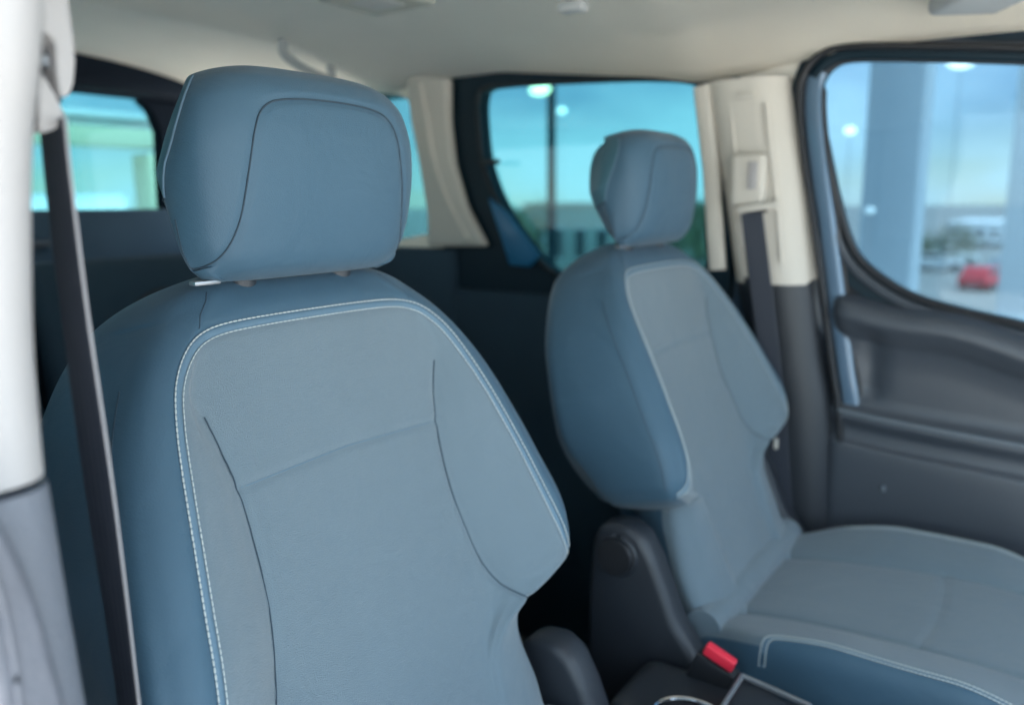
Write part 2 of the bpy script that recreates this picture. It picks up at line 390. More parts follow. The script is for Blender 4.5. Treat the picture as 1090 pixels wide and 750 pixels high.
# --- B pillar, far: convex trim lofted between its two seen edges
def pillar(name, edges, m, fl, bulge=.045, Y=YF, groove=None, parent=van, rearx=0):
    L = [(Pf(a, y, Y), Pf(b, y2, Y)) for a, y, b, y2 in edges]
    xl = pchip([p[0].z for p in L[::-1]], [p[0].x for p in L[::-1]]); xr = pchip([p[1].z for p in L[::-1]], [p[1].x for p in L[::-1]])
    z0, z1 = min(L[-1][0].z, L[-1][1].z), max(L[0][0].z, L[0][1].z)
    rings = []
    for i in range(61):
        z = z0+(z1-z0)*i/60; a, b = xl(z), xr(z); ring = []
        for k in range(41):
            t = k/40; e = abs(2*t-1); y = Y-bulge*(1-e**3.0)
            if groove:
                gz, gt, gw, gd = groove
                if z < gz: y += gd*min(1, (gz-z)/.01)*max(0, min(1, (gw-abs(t-gt))/.03))
            ring.append(fl(Vector((a+(b-a)*t, y, z))))
        ring += [fl(Vector((b, Y+.03, z))), fl(Vector((a, Y+.03, z)))]
        rings.append(ring)
    bm = BM(); loft(bm, rings); return build(name, bm, m, parent, angle=50)
I = lambda p: p
bp = pillar('front_pillar_trim', [(749, 90, 840, 84), (760, 150, 846, 130), (773, 220, 856, 200), (784, 299, 866, 297)], M['trim'], I, .04, groove=(at(800, 220, 'Y', 1.03).z, .33, .17, .022))
pillar('lower_pillar_trim', [(784, 300, 866, 297.5), (800, 380, 876, 380), (806, 450, 884, 430), (812, 520, 890, 520), (810, 600, 892, 600), (800, 700, 890, 700)], M['plastic'], I, .035)
bm = BM(); sweep(bm, [Pf(747, 92, 1.05), Pf(749, 110, 1.05), Pf(757, 180, 1.05), Pf(764, 287, 1.05)], rrect(.034, .02, .008), Vector((0, 1, 0))); build('pillar_rear_trim', bm, M['trim'], bp)
# shoulder guide of the belt
g = at(797, 192, 'Y', 1.018)
bm = BM(); box(bm, g, (.066, .024, .100), .011, seg=4); gd = build('belt_guide', bm, M['trim'], bp)
bm = BM(); box(bm, at(801, 187, 'Y', 1.004), (.018, .006, .052), .0028); build('slider', bm, M['trimnear'], gd)
bm = BM(); box(bm, at(806, 221, 'Y', 1.004), (.075, .024, .013), .005, Matrix.Rotation(math.radians(-7), 3, 'Y')); build('guide_lip', bm, M['trim'], gd)
bm = BM(); tube(bm, smooth_path([at(778, 112, 'Y', 1.034), at(781, 150, 'Y', 1.031), at(786, 200, 'Y', 1.030), at(790, 262, 'Y', 1.030)], 6), .0035, 8); build('moulded_ridge', bm, M['trim'], bp)
bm = BM(); tube(bm, smooth_path([at(815, 110, 'Y', 1.030), at(820, 160, 'Y', 1.028), at(826, 210, 'Y', 1.028), at(832, 280, 'Y', 1.028)], 6), .0035, 8); build('moulded_ridge', bm, M['trim'], bp)
bm = BM(); box(bm, at(794, 102, 'Y', 1.028), (.035, .004, .012), .0018); build('airbag_badge', bm, M['trim'], bp)
# seat belt, far
fb = tag(empty('seat_belt', at(806, 224, 'Y', 1.0)), 'dark belt hanging from the pale pillar behind the farther front seat', 'seat belt', 'seat belts of the front seats')
def webbing(path, wdir, w, parent, twist=None):
    P = smooth_path(path, 10); R = smooth_path([Vector(d) for d in wdir], 10)
    bm = BM(); vv = np.linspace(-w/2, w/2, 41); rp = [(.0006+.0005*abs(math.cos(5*PI*v/w)), v) for v in vv]; sweep(bm, P, rp+[(-u, v) for u, v in rp[::-1]], R); wb = build('webbing', bm, M['belt'], parent)
    for s in (-1, 1):
        bm = BM(); pts = []
        for i, p in enumerate(P):
            a = P[max(i-1, 0)]; b = P[min(i+1, len(P)-1)]; t = (b-a).normalized(); sd_ = t.cross(R[i]).normalized(); w_ = sd_.cross(t).normalized()
            pts.append(p+w_*s*w*.495)
        sweep(bm, pts, circ(.0009, 6), R); build('webbing_edge', bm, M['beltedge'] if s == EDGE else M['belt'], wb)
    return wb
EDGE = 0
webbing([at(800, 226, 'Y', .998), at(808, 290, 'Y', .996), at(818, 370, 'Y', 1.0), at(828, 470, 'Y', 1.01), at(835, 600, 'Y', 1.01)], [(1, 0, 0)]*5, .040, fb)
build('belt_slot', box(BM(), at(802, 224, 'Y', 1.0), (.05, .012, .008), .003), M['black'], fb)
bm = BM(); box(bm, at(826, 472, 'Y', .985), (.008, .006, .022), .0025); build('belt_stop_button', bm, M['trim'], fb)

# --- near B pillar (left edge of the photo): a rounded post, its belt side towards the cabin
def npost(name, z0, z1, xe_of, x0, m, bulge=.0, yin=-.345, n=50, r=.022):
    rings = []
    for i in range(n+1):
        z = z0+(z1-z0)*i/n; xe = xe_of(z); w, h = xe-x0, .14
        rings.append([Vector((x0+w/2+a, yin-h/2+b, z)) for a, b in rrect(w, h, r, 8)])
    bm = BM(); loft(bm, rings); return build(name, bm, m, van, angle=50)
def edge(px, Y):
    L = [at(a, b, 'Y', Y) for a, b in px]; return pchip([p.z for p in L[::-1]], [p.x for p in L[::-1]])
zj = at(49, 510, 'Y', -.352).z
NX = edge([(52, -60), (50, 0), (47, 60), (39, 130), (36, 250), (40, 400), (49, 505)], -.352)
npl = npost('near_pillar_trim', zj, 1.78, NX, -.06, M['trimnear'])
NX2 = edge([(52, 508), (70, 620), (92, 750), (150, 1100)], -.352)
low = npost('near_lower_trim', .3, zj-.004, NX2, -.06, M['lower'])
bm = BM(); xx = .186
prism(bm, [at(a, b, 'X', xx) for a, b in ((-160, 560), (-60, 542), (0, 548), (14, 572), (30, 605), (44, 640), (58, 690), (74, 750), (90, 830), (-160, 830))], Vector((-.06, 0, 0)), .012, 4)
build('grained_pad', bm, M['pocket'], low)
bm = BM(); tube(bm, smooth_path([at(a, b, 'X', xx+.001) for a, b in ((-60, 570), (-20, 585), (2, 640), (14, 700), (22, 760))], 8), .0016, 8); build('pad_crease', bm, M['pocket'], low)

# ================================================================== BELT OF THE NEAR SEAT
nb = tag(empty('seat_belt', at(58, 130, 'Y', -.31)), 'dark belt with a pale edge hanging from a white guide beside the nearest front seat', 'seat belt', 'seat belts of the front seats')
xg = .125
bm = BM(); prism(bm, [at(a, b, 'X', xg) for a, b in ((40, -70), (66, -70), (71, -20), (75, 10), (79, 40), (81, 66), (79, 90), (74, 102), (67, 104), (63, 98), (60, 75), (59, 50), (57, 42), (49, 34), (40, 30))], Vector((-.035, 0, 0)), .0055, 4)
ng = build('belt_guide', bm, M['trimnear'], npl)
bm = BM(); prism(bm, [at(a, b, 'X', xg-.012) for a, b in ((40, 28), (62, 36), (64, 96), (68, 110), (40, 100))], Vector((-.02, 0, 0)), .001)
build('guide_recess', bm, M['black'], ng)
bm = BM(); q = at(52, 66, 'X', xg-.008); cyl(bm, q-Vector((.004, 0, 0)), q+Vector((.0016, 0, 0)), .0035); build('bolt', bm, M['steel'], ng)
bm = BM(); prism(bm, [at(a, b, 'X', xg+.004) for a, b in ((44, 78), (48, 82), (57, 96), (65, 112), (70, 124), (69, 131), (58, 138), (46, 142), (42, 136), (41, 100))], Vector((-.028, 0, 0)), .0045, 4)
build('loop_cover', bm, M['trimnear'], ng)
EDGE = 1
wd = (.985, -.17, 0)
webbing([at(56, 128, 'Y', -.312), at(62, 190, 'Y', -.312), at(79, 330, 'Y', -.308), at(107, 530, 'Y', -.30), at(137, 750, 'Y', -.29), at(165, 1000, 'Y', -.285), at(180, 1300, 'Y', -.28)], [wd, (.98, -.16, 0), (.985, -.14, 0), (.99, -.10, 0), wd, wd, wd], .039, nb)

# ================================================================== FRONT DOOR, FAR SIDE
YD = 1.085
dr = build('front_door', box(BM(), (.72, YD+.055, .72), (1.10, .03, .86), .01), M['paint'], van)
wi = smooth_path([Pf(872, 92, YD), Pf(884, 72, YD), Pf(915, 60, YD), Pf(990, 58, YD), Pf(1090, 63, YD), Vector((.78, YD, 1.70)), Vector((.98, YD, 1.62)), Vector((1.10, YD, 1.40)), Vector((1.05, YD, 1.24)), Vector((.80, YD, 1.235)), Pf(1150, 362, YD), Pf(1090, 345, YD), Pf(1020, 329, YD), Pf(970, 313, YD), Pf(930, 288, YD), Pf(908, 262, YD), Pf(893, 215, YD), Pf(880, 155, YD), Pf(872, 115, YD)], 6, True)
cw = Vector((.55, YD, 1.5))
def grow(P, d, dy=0):
    out = []; n = len(P)
    for i, p in enumerate(P):
        t = (P[(i+1) % n]-P[(i-1) % n]).normalized(); nn = Vector((t.z, 0, -t.x))
        if nn.dot(p-cw) < 0: nn = -nn
        out.append(p+nn*d+Vector((0, dy, 0)))
    return out
def ribbon(name, a, b, ya, yb, m, parent, th=.01, bev=0):
    A, B = grow(wi, a, ya), grow(wi, b, yb); bm = BM(); n = len(A)
    R = [[bm.verts.new(p) for p in q] for q in (A, [x.lerp(y, .5)+Vector((0, -bev, 0)) for x, y in zip(A, B)], B, [p+Vector((0, th, 0)) for p in B], [p+Vector((0, th, 0)) for p in A])]
    for i in range(n):
        j = (i+1) % n
        for k in range(5): bm.faces.new((R[k][i], R[k][j], R[(k+1) % 5][j], R[(k+1) % 5][i]))
    return build(name, bm, m, parent)
fr = ribbon('window_frame', .004, .048, 0, -.006, M['frit'], dr, .05, .002)
ribbon('glass_seal', -.004, .008, -.004, -.006, M['black'], fr, .02, .003)
ribbon('inner_frame_band', .012, .026, -.010, -.012, M['door'], fr, .006, .003)
bm = BM(); prism(bm, [p+Vector((0, .02, 0)) for p in grow(wi, .012)], Vector((0, .004, 0))); build('door_window_glass', bm, M['clear'], dr, smooth=False)
# corner filler under the rear end of the glass
bm = BM(); prism(bm, [Pf(a, b, YD) for a, b in ((894, 240), (906, 262), (930, 289), (970, 314), (1010, 328), (1010, 345), (900, 330))], Vector((0, .012, 0)), .002); build('window_corner_trim', bm, M['black'], fr)
# body opening: painted sill of the pillar and rubber weatherstrip
body_line = smooth_path([Pf(1400, 74, 1.062), Pf(1200, 56, 1.062), Pf(1090, 52, 1.062), Pf(1000, 50, 1.062), Pf(905, 50, 1.062), Pf(876, 57, 1.062), Pf(857, 76, 1.062), Pf(851, 105, 1.062), Pf(855, 160, 1.062), Pf(866, 235, 1.062), Pf(876, 310, 1.062), Pf(886, 390, 1.062), Pf(893, 440, 1.062), Pf(900, 560, 1.062), Pf(905, 700, 1.062)], 6)
bm = BM(); sweep(bm, body_line, circ(.0065, 10, .008), Vector((0, 1, 0))); build('weatherstrip', bm, M['black'], van)
bl2 = [p+Vector((.021, .016, 0)) for p in body_line if p.z < 1.725 and p.x < .4]
bl3 = [p+Vector((.012, .014, -.010)) for p in body_line if p.z > 1.722 or p.x >= .4]
bm = BM(); sweep(bm, bl3, rrect(.022, .016, .006), Vector((0, 1, 0))); build('upper_door_seal', bm, M['frit'], van)
bl9 = [p+Vector((.021, .016, 0)) if p.z < 1.70 else p+Vector((.012, .014, -.012)) for p in body_line]
bm = BM(); sweep(bm, bl2, rrect(.031, .016, .006), Vector((0, 1, 0))); build('door_opening_flange', bm, M['paint'], van)
bm = BM(); sweep(bm, [p+Vector((.038, .020, 0)) if p.z < 1.70 else p+Vector((.018, .020, -.02)) for p in body_line], circ(.006, 8), Vector((0, 1, 0))); build('flange_seal', bm, M['black'], van)
# door card: profiled inner face
ztop = pchip([.18, .22, .30, .38, .50, .62, .80, 1.10], [Pf(886, 308, 1.05).z, 1.318, 1.302, Pf(1000, 331, 1.05).z, Pf(1090, 356, 1.05).z, 1.225, 1.20, 1.18])
zt0 = 1.30
za = pchip([.2, .3, .5, 1.1], [Pf(900, 436, 1.05).z, 1.088, Pf(1090, 474, 1.05).z, 1.05])
def prof(d, x):
    # d below the top edge; A = depth of the armrest line
    A = ztop(x)-za(x)
    xs = [0, .008, .022, .040, .062, .085, .13, A-.035, A-.012, A, A+.012, A+.035, A+.055, A+.065, A+.11, .45, .62, .95]
    ys = [1.088, 1.066, 1.050, 1.046, 1.056, 1.070, 1.076, 1.076, 1.072, 1.060, 1.056, 1.066, 1.064, 1.054, 1.052, 1.05, 1.04, 1.06]
    return xs, ys
def fdoor(u, v):
    x = .186+.95*u**1.0; xs, ys = prof(0, x); A = ztop(x)-za(x)
    d = v*.95 if v > .62 else v*.95
    y = float(pchip(xs, ys)(d)); z = ztop(x)-d
    e = (x-.186)/.03
    if e < 1: y += .03*(1-math.sqrt(max(0, 1-(1-e)**2)))
    # shallow vertical scoop near the rear edge of the card
    y += .010*math.exp(-((x-.262)/.022)**2)*max(0, min(1, (d-.05)/.03))*max(0, min(1, (A-.02-d)/.03))
    return Vector((x, y, z))
card = sheet('door_card', fdoor, 110, 260, M['door'], dr, thick=.0, angle=80)
def dl(off, dy=-.002): return [Vector((x, float(pchip(*prof(0, x))(ztop(x)-za(x)+off))+dy, za(x)-off)) for x in np.linspace(.212, 1.05, 40)]
bm = BM(); tube(bm, dl(.002), .0035, 8); build('armrest_piping', bm, M['armline'], card)
bm = BM(); q = Pf(940, 520, 1.05); box(bm, q, (.008, .01, .012), .003); build('card_clip', bm, M['armline'], card)

# ------------------------------------------------------------------ outer structure behind the trim
build('roof_side_rail', box(BM(), (-.30, YF+.075, 1.820), (2.9, .05, .075), .01), M['lining'], van)
build('roof_side_rail', box(BM(), (-.92, YN-.075, 1.80), (1.7, .05, .13), .01), M['paint'], van)
_bl = [p for p in body_line if p.z < 1.70 and p.x < .4][::2]
bm = BM(); prism(bm, [Vector((p.x+.012, YF+.045, p.z)) for p in _bl]+[Vector((_bl[-1].x, YF+.045, .35)), Vector((-.08, YF+.045, .35)), Vector((-.08, YF+.045, 1.70))], Vector((0, .03, 0)))
build('pillar_structure', bm, M['paint'], van)
build('pillar_cap', box(BM(), (.02, YF+.035, 1.755), (.19, .02, .13), .006), M['lining'], van)
build('pillar_structure', box(BM(), (-.78, YF+.075, 1.25), (.10, .03, 1.05), .01), M['paint'], van)
build('pillar_structure', box(BM(), (-.02, YN-.11, .95), (.14, .04, 1.25), .01), M['paint'], van)
# ------------------------------------------------------------------ floor, sills, firewall
build('floor', box(BM(), (-.35, YC, .36), (2.9, 1.5, .06), .01), M['carpet'], van)
build('near_sill', box(BM(), (.55, -.42, .42), (1.0, .12, .16), .03), M['paint'], van)
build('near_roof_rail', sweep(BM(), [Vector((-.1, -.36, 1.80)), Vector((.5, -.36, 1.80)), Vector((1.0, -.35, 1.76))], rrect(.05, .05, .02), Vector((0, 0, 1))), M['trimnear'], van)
dash = build('dashboard', sweep(BM(), [Vector((1.22, -.33, .86)), Vector((1.22, 1.07, .86))], rrect(.45, .42, .1, 5), Vector((0, 0, 1))), mat('light_grey_dash', (.32, .32, .31), .7, bump=('grain', 500, .15)), van)  # out of view; grey kept light to bounce sun onto lining and cushions
build('firewall', box(BM(), (1.42, YC, .70), (.06, 1.44, .7), .01), M['plastic'], van)

# ================================================================== FRONT SEATS
RC = math.radians(15)
O = Vector((-.045, 0, 1.40)); NV = Vector((math.cos(RC), 0, math.sin(RC))); UV = Vector((-math.sin(RC), 0, math.cos(RC)))
def S3(a, b, c): return O+UV*b+NV*c+Vector((0, a, 0))
Wf = pchip([-.60, -.49, -.42, -.388, -.379, -.374, -.368, -.358, -.345, -.32, -.28, -.22, -.15, -.10, -.055, -.025, 0, .018, .030, .040, .046],
           [.200, .205, .192, .190, .193, .206, .222, .246, .262, .270, .269, .260, .245, .231, .208, .188, .165, .142, .118, .085, .05])
C0 = pchip([-.60, -.49, -.35, -.20, -.10, -.03, 0, .018, .030, .040, .046], [.030, .014, .004, -.001, 0, 0, -.004, -.012, -.022, -.038, -.055])
CW = pchip([-.60, -.49, -.42, -.39, -.375, -.36, -.335, -.30, -.22, -.15, -.07, -.03, 0, .018, .030, .040, .046],
           [.036, .022, .020, .026, .036, .048, .060, .064, .052, .038, .018, .007, -.004, -.012, -.022, -.038, -.055])
AS = pchip([-.60, -.49, -.41, -.385, -.365, -.345, -.30, -.22, -.15, -.07, -.03, 0, .03, .046],
           [.118, .122, .13, .145, .185, .228, .228, .213, .200, .180, .155, .125, .085, .035])
ASM = pchip([-.60, -.42, -.378, -.33, -.25, -.15, -.07, 0, .046], [.085, .10, .125, .138, .126, .127, .145, .095, .025])
CB = pchip([-.60, -.2, 0, .018, .030, .040, .046], [-.12, -.125, -.118, -.106, -.092, -.075, -.058])
def catmull(pts, n):
    """n samples, evenly spaced by control span"""
    P = np.array(pts, float); N = len(P); s = np.linspace(0, N-1-1e-9, n); i = s.astype(int); t = (s-i)[:, None]
    a, b, c, d = P[np.maximum(i-1, 0)], P[i], P[i+1], P[np.minimum(i+2, N-1)]
    return [tuple(float(x) for x in q) for q in .5*((2*b)+(c-a)*t+(2*a-5*b+4*c-d)*t*t+(3*b-a-3*c+d)*t**3)]
NC = 132; IE = 0
def half(b):
    w, c0, cw, a_s, asm, cb = Wf(b), C0(b), CW(b), AS(b), ASM(b), CB(b); th = max(c0-cb, 1e-4); k = min(1, th/.12)
    mid = (c0+cb)/2; sb = float(np.clip((b+.29)/.11, -1.9, 1)); cb = cb-.012*min(1, k); kr = float(np.clip((-.22-b)/.12, 0, 1))**1.6 if b > -.40 else max(0., 1-(-.40-b)/.05)
    pts = [(0, c0), (asm*.5, c0+.0005), (asm, c0+.12*(cw-c0)), ((asm+a_s)/2, c0+.62*(cw-c0)), (a_s, cw),
           (a_s+(w-a_s)*.62, cw-.008*k), (w, cw-.034*k if cw > c0 else c0-.03*k), ((w+.016*k*sb)*(1-.05*kr), mid-.012*k), ((w+.012*k*sb)*(1-.20*kr), cb+(.028+.012*kr)*k), ((w-.030*k)*(1-.22*kr), cb+.004*k), (w*.5, cb), (0, cb)]
    return catmull(pts, NC)
SEAMV = [(.150, -.075), (.139, -.11), (.130, -.151), (.127, -.20), (.129, -.25), (.138, -.30), (.150, -.335), (.168, -.365), (.190, -.382)]
SEAMH = [(0, -.146), (.07, -.148), (.130, -.151)]
STI = [(0, -.0125), (.05, -.0128), (.10, -.0145), (.128, -.020), (.148, -.032), (.166, -.054), (.178, -.082), (.189, -.12), (.199, -.165), (.209, -.215), (.218, -.265), (.226, -.300), (.236, -.330), (.2445, -.342), (.2515, -.3475)]
STI = [(p.x, p.y) for p in smooth_path([(a, b, 0) for a, b in STI], 6)]
SEAMS_SIDE = None
def groove(a, b):
    d1 = segdist((a, b), SEAMV); d2 = segdist((a, b), SEAMH); fd = max(0, min(1, (-.072-b)/.05))
    g = .0042*math.exp(-(d1/.0042)**2)*fd+.0022*math.exp(-(d1/.016)**2)*fd+.0020*math.exp(-(d2/.0045)**2)
    d3 = segdist((a, b), STI) if b < .01 else 9
    return g+.0022*math.exp(-(d3/.006)**2)
BR = list(np.linspace(-.60, -.40, 34))+list(np.linspace(-.398, -.335, 46))+list(np.linspace(-.332, -.03, 118))+list(np.linspace(-.028, .030, 34))+list(np.linspace(.031, .046, 16))
BR = [float(x) for x in BR]
def frontpoint(a, b, lift=0):
    """3D point of the front skin at (a, b)"""
    H = half(b); A = [h[0] for h in H[:int(NC*6/11)+1]]; Cc = [h[1] for h in H[:int(NC*6/11)+1]]
    return S3(a, b, float(np.interp(abs(a), A, Cc))-groove(abs(a), b)+lift)
IEDGE = int(NC*6.0/11)
def make_backrest(piv):
    poly = [(a, b) for a, b in STI]+[(.40, -.352), (.40, -.70), (0, -.70)]
    rows = []
    for b in BR:
        H = half(b); row = []
        for j, (a, c) in enumerate(H):
            if j <= IEDGE and a > -.001: c -= groove(a, b)
            row.append((a, c))
        rows.append(row)
    outer, ins = BM(), BM()
    def vkey(bm, cache, i, j, sgn):
        if j in (0, NC-1): sgn = 1
        k = (i, j, sgn)
        if k not in cache: a, c = rows[i][j]; cache[k] = bm.verts.new(S3(a*sgn if j not in (0, NC-1) else 0, BR[i], c))
        return cache[k]
    co, ci = {}, {}
    for i in range(len(BR)-1):
        bm_ = (BR[i]+BR[i+1])/2
        for j in range(NC-1):
            a_ = (rows[i][j][0]+rows[i][j+1][0]+rows[i+1][j][0]+rows[i+1][j+1][0])/4
            isin = j < (IEDGE+3 if bm_ < -.379 else int(IEDGE*.86)) and (inpoly(abs(a_), bm_, poly))
            for s in (1, -1):
                bm, ca = (ins, ci) if isin else (outer, co)
                bm.faces.new([vkey(bm, ca, ii, jj, s) for ii, jj in ((i, j), (i+1, j), (i+1, j+1), (i, j+1))])
    for bm, ca in ((outer, co), (ins, ci)): bmesh.ops.remove_doubles(bm, verts=bm.verts, dist=1e-5)
    # caps
    bmesh.ops.holes_fill(outer, edges=[e for e in outer.edges if e.is_boundary and (e.verts[0].co-S3(0, .046, -.055)).length < .12 and all(abs((v.co-O).dot(UV)-.046) < .002 for v in e.verts)], sides=0)
    ob = build('backrest', outer, M['blue'], None, origin=piv, angle=180)
    oi = build('center_panel', ins, M['grey'], None, origin=piv, angle=180)
    return ob, oi
def make_seat():
    root = empty('front_seat', (0, 0, .40)); piv = Vector((0, 0, .80))
    def adopt(o, par):
        wp = wpos(o); o.parent = par; o.location = wp-wpos(par); return o
    back, ins = make_backrest(piv); adopt(back, root); adopt(ins, back)
    def sub(name, bm, m, par=back, **kw):
        return build(name, bm, m, par, **kw)
    # piping band and two rows of thread along the panel edge
    full = [(-a, b) for a, b in STI[::-1]]+STI[1:]
    def off(P, d):
        out = []
        for i, (a, b) in enumerate(P):
            p, q = P[max(i-1, 0)], P[min(i+1, len(P)-1)]; t = np.array([q[0]-p[0], q[1]-p[1]]); t /= np.hypot(*t); out.append((a-t[1]*d, b+t[0]*d))
        return out
    fr_ = [frontpoint(a, b, .0002) for a, b in full]
    A, B = off(full, .0042), off(full, -.0042); bm = BM(); rr = []
    for k, (p, q) in enumerate(zip(A, B)):
        rr.append([bm.verts.new(frontpoint(p[0]+(q[0]-p[0])*t, p[1]+(q[1]-p[1])*t, -.0012+.0030*math.sin(PI*t)**.6)) for t in (0, .12, .3, .5, .7, .88, 1)])
    for i in range(len(rr)-1):
        for j in range(6): bm.faces.new((rr[i][j], rr[i][j+1], rr[i+1][j+1], rr[i+1][j]))
    sub('piping_band', bm, M['band'], angle=180)
    for d in (.0043, -.0040):
        bm = BM(); stitches(bm, [frontpoint(a, b, .0012) for a, b in off(full, d)], .00066 if d > 0 else .00052); sub('stitching', bm, M['thread'], angle=180)
    for s in (1, -1):
        P = [p+Vector((random.uniform(-.0002, .0002), 0, 0)) for p in smooth_path([(s*a, b, 0) for a, b in SEAMV], 8)]
        bm = BM(); tube(bm, [frontpoint(p.x, p.y, .0009) for p in P[3:-4]], .0007, 6); sub('panel_seam', bm, M['darkthread'])
        # seam running from the headrest post to the piping, and the long seam of the outer bolster
        bm = BM(); tube(bm, [frontpoint(s*a, b, .0001) for a, b in ((.106, .020), (.112, .012), (.124, 0), (.131, -.012))], .0006, 6); sub('shoulder_seam', bm, M['darkthread'])
    Hs = BR[::4]
    for s in (1, -1):
        pts = []
        for b in np.linspace(-.335, -.05, 40):
            h = half(float(b)); k = int(NC*5.75/11); pts.append(S3(s*h[k][0], float(b), h[k][1])+Vector((0, s*.0002, 0)))
        bm = BM(); tube(bm, pts, .0006, 6); sub('bolster_seam', bm, M['darkthread'])
    bm = BM(); tube(bm, [frontpoint(a, -.146-.005*(abs(a)/.13), .0001) for a in np.linspace(-.126, .126, 40)], .00045, 6); sub('cross_seam', bm, M['band'])
    # headrest
    HB = [.026, .030, .038, .055, .085, .115, .145, .167, .183, .194, .202, .208, .211]
    hw = pchip(HB, [.100, .113, .121, .129, .134, .136, .133, .127, .118, .108, .096, .078, .05])
    hf = pchip(HB, [.018, .029, .038, .048, .062, .073, .081, .083, .079, .070, .057, .038, .020])
    hb = pchip(HB, [-.010, -.016, -.022, -.028, -.034, -.038, -.040, -.039, -.036, -.032, -.026, -.017, -.006])
    USEAM = [(-.136, .080), (-.133, .056), (-.122, .040), (-.110, .043), (-.100, .065), (-.093, .105), (-.085, .140), (-.073, .157), (-.05, .1635), (0, .166)]
    USEAM = USEAM+[(-a, b) for a, b in USEAM[-2::-1]]
    US = [(p.x, p.y) for p in smooth_path([(a, b, 0) for a, b in USEAM], 6)]
    NH = 100
    def hhalf(b):
        w, f_, k_ = hw(b), hf(b), hb(b); m_ = (f_+k_)/2; kb = 1-.30*float(np.clip((b-.125)/.075, 0, 1)); kc = (1+kb)/2
        return catmull([(0, f_), (w*.40, f_-.0005), (w*.70, f_-.006), (w*.90, f_-.020), (w*.985, f_-.040 if f_-.04 > m_-.01 else m_), (w*kc, m_-.012), (w*.93*kb, k_+.024*min(1, (f_-k_)/.1)), (w*.80*kb, k_+.005), (w*.5, k_), (0, k_)], NH)
    def hp(a, b, lift=0):
        H = hhalf(b); n = int(NH*4.6/9); a = max(-H[n-1][0], min(H[n-1][0], a)); return S3(a, b, float(np.interp(abs(a), [h[0] for h in H[:n]], [h[1] for h in H[:n]]))+lift)
    rows = []; hbr = list(np.linspace(.026, .058, 22))+list(np.linspace(.061, .17, 52))+list(np.linspace(.172, .211, 34)); hbr = [float(x) for x in hbr]
    HLIM = lambda b: NH/9*(4.95-1.5*float(np.clip((b-.10)/.10, 0, 1))) if b > .098 else NH
    front, backc = BM(), BM(); rowsH = [hhalf(b) for b in hbr]
    def grv(a, b): return .0020*math.exp(-(segdist((a, b), US)/.0035)**2)
    cf, ck = {}, {}
    def vk(bm, cache, i, j, s):
        if j in (0, NH-1): s = 1
        k = (i, j, s)
        if k not in cache:
            a, c = rowsH[i][j]; a = 0 if j in (0, NH-1) else a*s
            if j < NH*5/9: c -= grv(a, hbr[i])
            cache[k] = bm.verts.new(S3(a, hbr[i], c))
        return cache[k]
    for i in range(len(hbr)-1):
        for j in range(NH-1):
            # the back cover starts behind the side seam, wider at mid height
            lim = HLIM(hbr[i])
            bb = backc if j > lim else front
            for s in (1, -1):
                bb.faces.new([vk(bb, ck if bb is backc else cf, ii, jj, s) for ii, jj in ((i, j), (i+1, j), (i+1, j+1), (i, j+1))])
    for rI in (0, len(hbr)-1):
        loop = [vk(front, cf, rI, j, 1) for j in range(NH)]+[vk(front, cf, rI, j, -1) for j in range(NH-2, 0, -1)]
        try: front.faces.new(loop)
        except Exception: pass
    bmesh.ops.remove_doubles(front, verts=front.verts, dist=1e-5)
    head = build('headrest', front, M['blue'], None, origin=piv, angle=60); adopt(head, root)
    kw = dict(par=head)
    sub('back_cover', backc, M['shell'], head, angle=180)
    bm = BM(); tube(bm, [hp(a, b, -.0012) for a, b in US], .0008, 6); sub('cover_seam', bm, M['darkthread'], head)
    for s in (1, -1):
        pts = []
        for i in range(0, len(hbr)):
            if hbr[i] < .098: continue
            jf = HLIM(hbr[i])+.5; j = int(jf); t_ = jf-j; a = rowsH[i][j][0]*(1-t_)+rowsH[i][j+1][0]*t_; c = rowsH[i][j][1]*(1-t_)+rowsH[i][j+1][1]*t_; pts.append(S3(s*(a+.0006), hbr[i], c+.0003))
        bm = BM(); tube(bm, pts[:-16], .0010, 8); sub('side_seam', bm, M['band'], head)
        i0 = next(i for i in range(len(hbr)) if hbr[i] >= .098); bm = BM(); tube(bm, [S3(s*(a+.0003), hbr[i0], c) for a, c in rowsH[i0][int(HLIM(.099)):NH-2:3]], .0011, 8); sub('lower_cover_edge', bm, M['darkthread'], head)
        bm = BM(); cyl(bm, S3(s*.060, -.03, -.045), S3(s*.060, .06, -.005), .005); sub('post', bm, M['chrome'], head)
        bm = BM(); cyl(bm, S3(s*.060, .018, -.030), S3(s*.060, .046, -.020), .015, .014); sub('post_sleeve', bm, M['plastic'], head)
    bm = BM(); q = S3(-.112, .027, -.004); box(bm, q, (.010, .026, .004), .0018); sub('release_tab', bm, M['steel'], head)
    # cushion
    cxs = [.02, .07, .12, .20, .30, .42, .52, .57, .60, .62, .63]
    czc = pchip(cxs, [.845, .853, .862, .876, .885, .890, .884, .870, .850, .822, .79])
    czw = pchip(cxs, [.845, .857, .875, .898, .914, .914, .890, .868, .850, .826, .79])
    cW = pchip(cxs, [.20, .215, .228, .246, .256, .258, .248, .236, .222, .20, .17])
    cS = pchip(cxs, [.17, .18, .19, .225, .232, .234, .226, .212, .19, .16, .12])
    def chalf(x):
        zc, zw, w, s_ = czc(x), czw(x), cW(x), cS(x); zb = .70
        return catmull([(0, zc), (.07, zc), (.125, zc+.002), ((.125+s_)/2, zc+.6*(zw-zc)), (s_, zw), ((s_+w)/2+.004, zw-.008), (w, zw-.04), (w+.004, (zw+zb)/2), (w-.01, zb+.02), (w-.05, zb), (0, zb)], 110)
    CSV = [(.10, .118), (.20, .122), (.30, .128), (.42, .132), (.52, .128), (.60, .12)]
    CSH = [(.385, 0), (.38, .08), (.372, .132)]
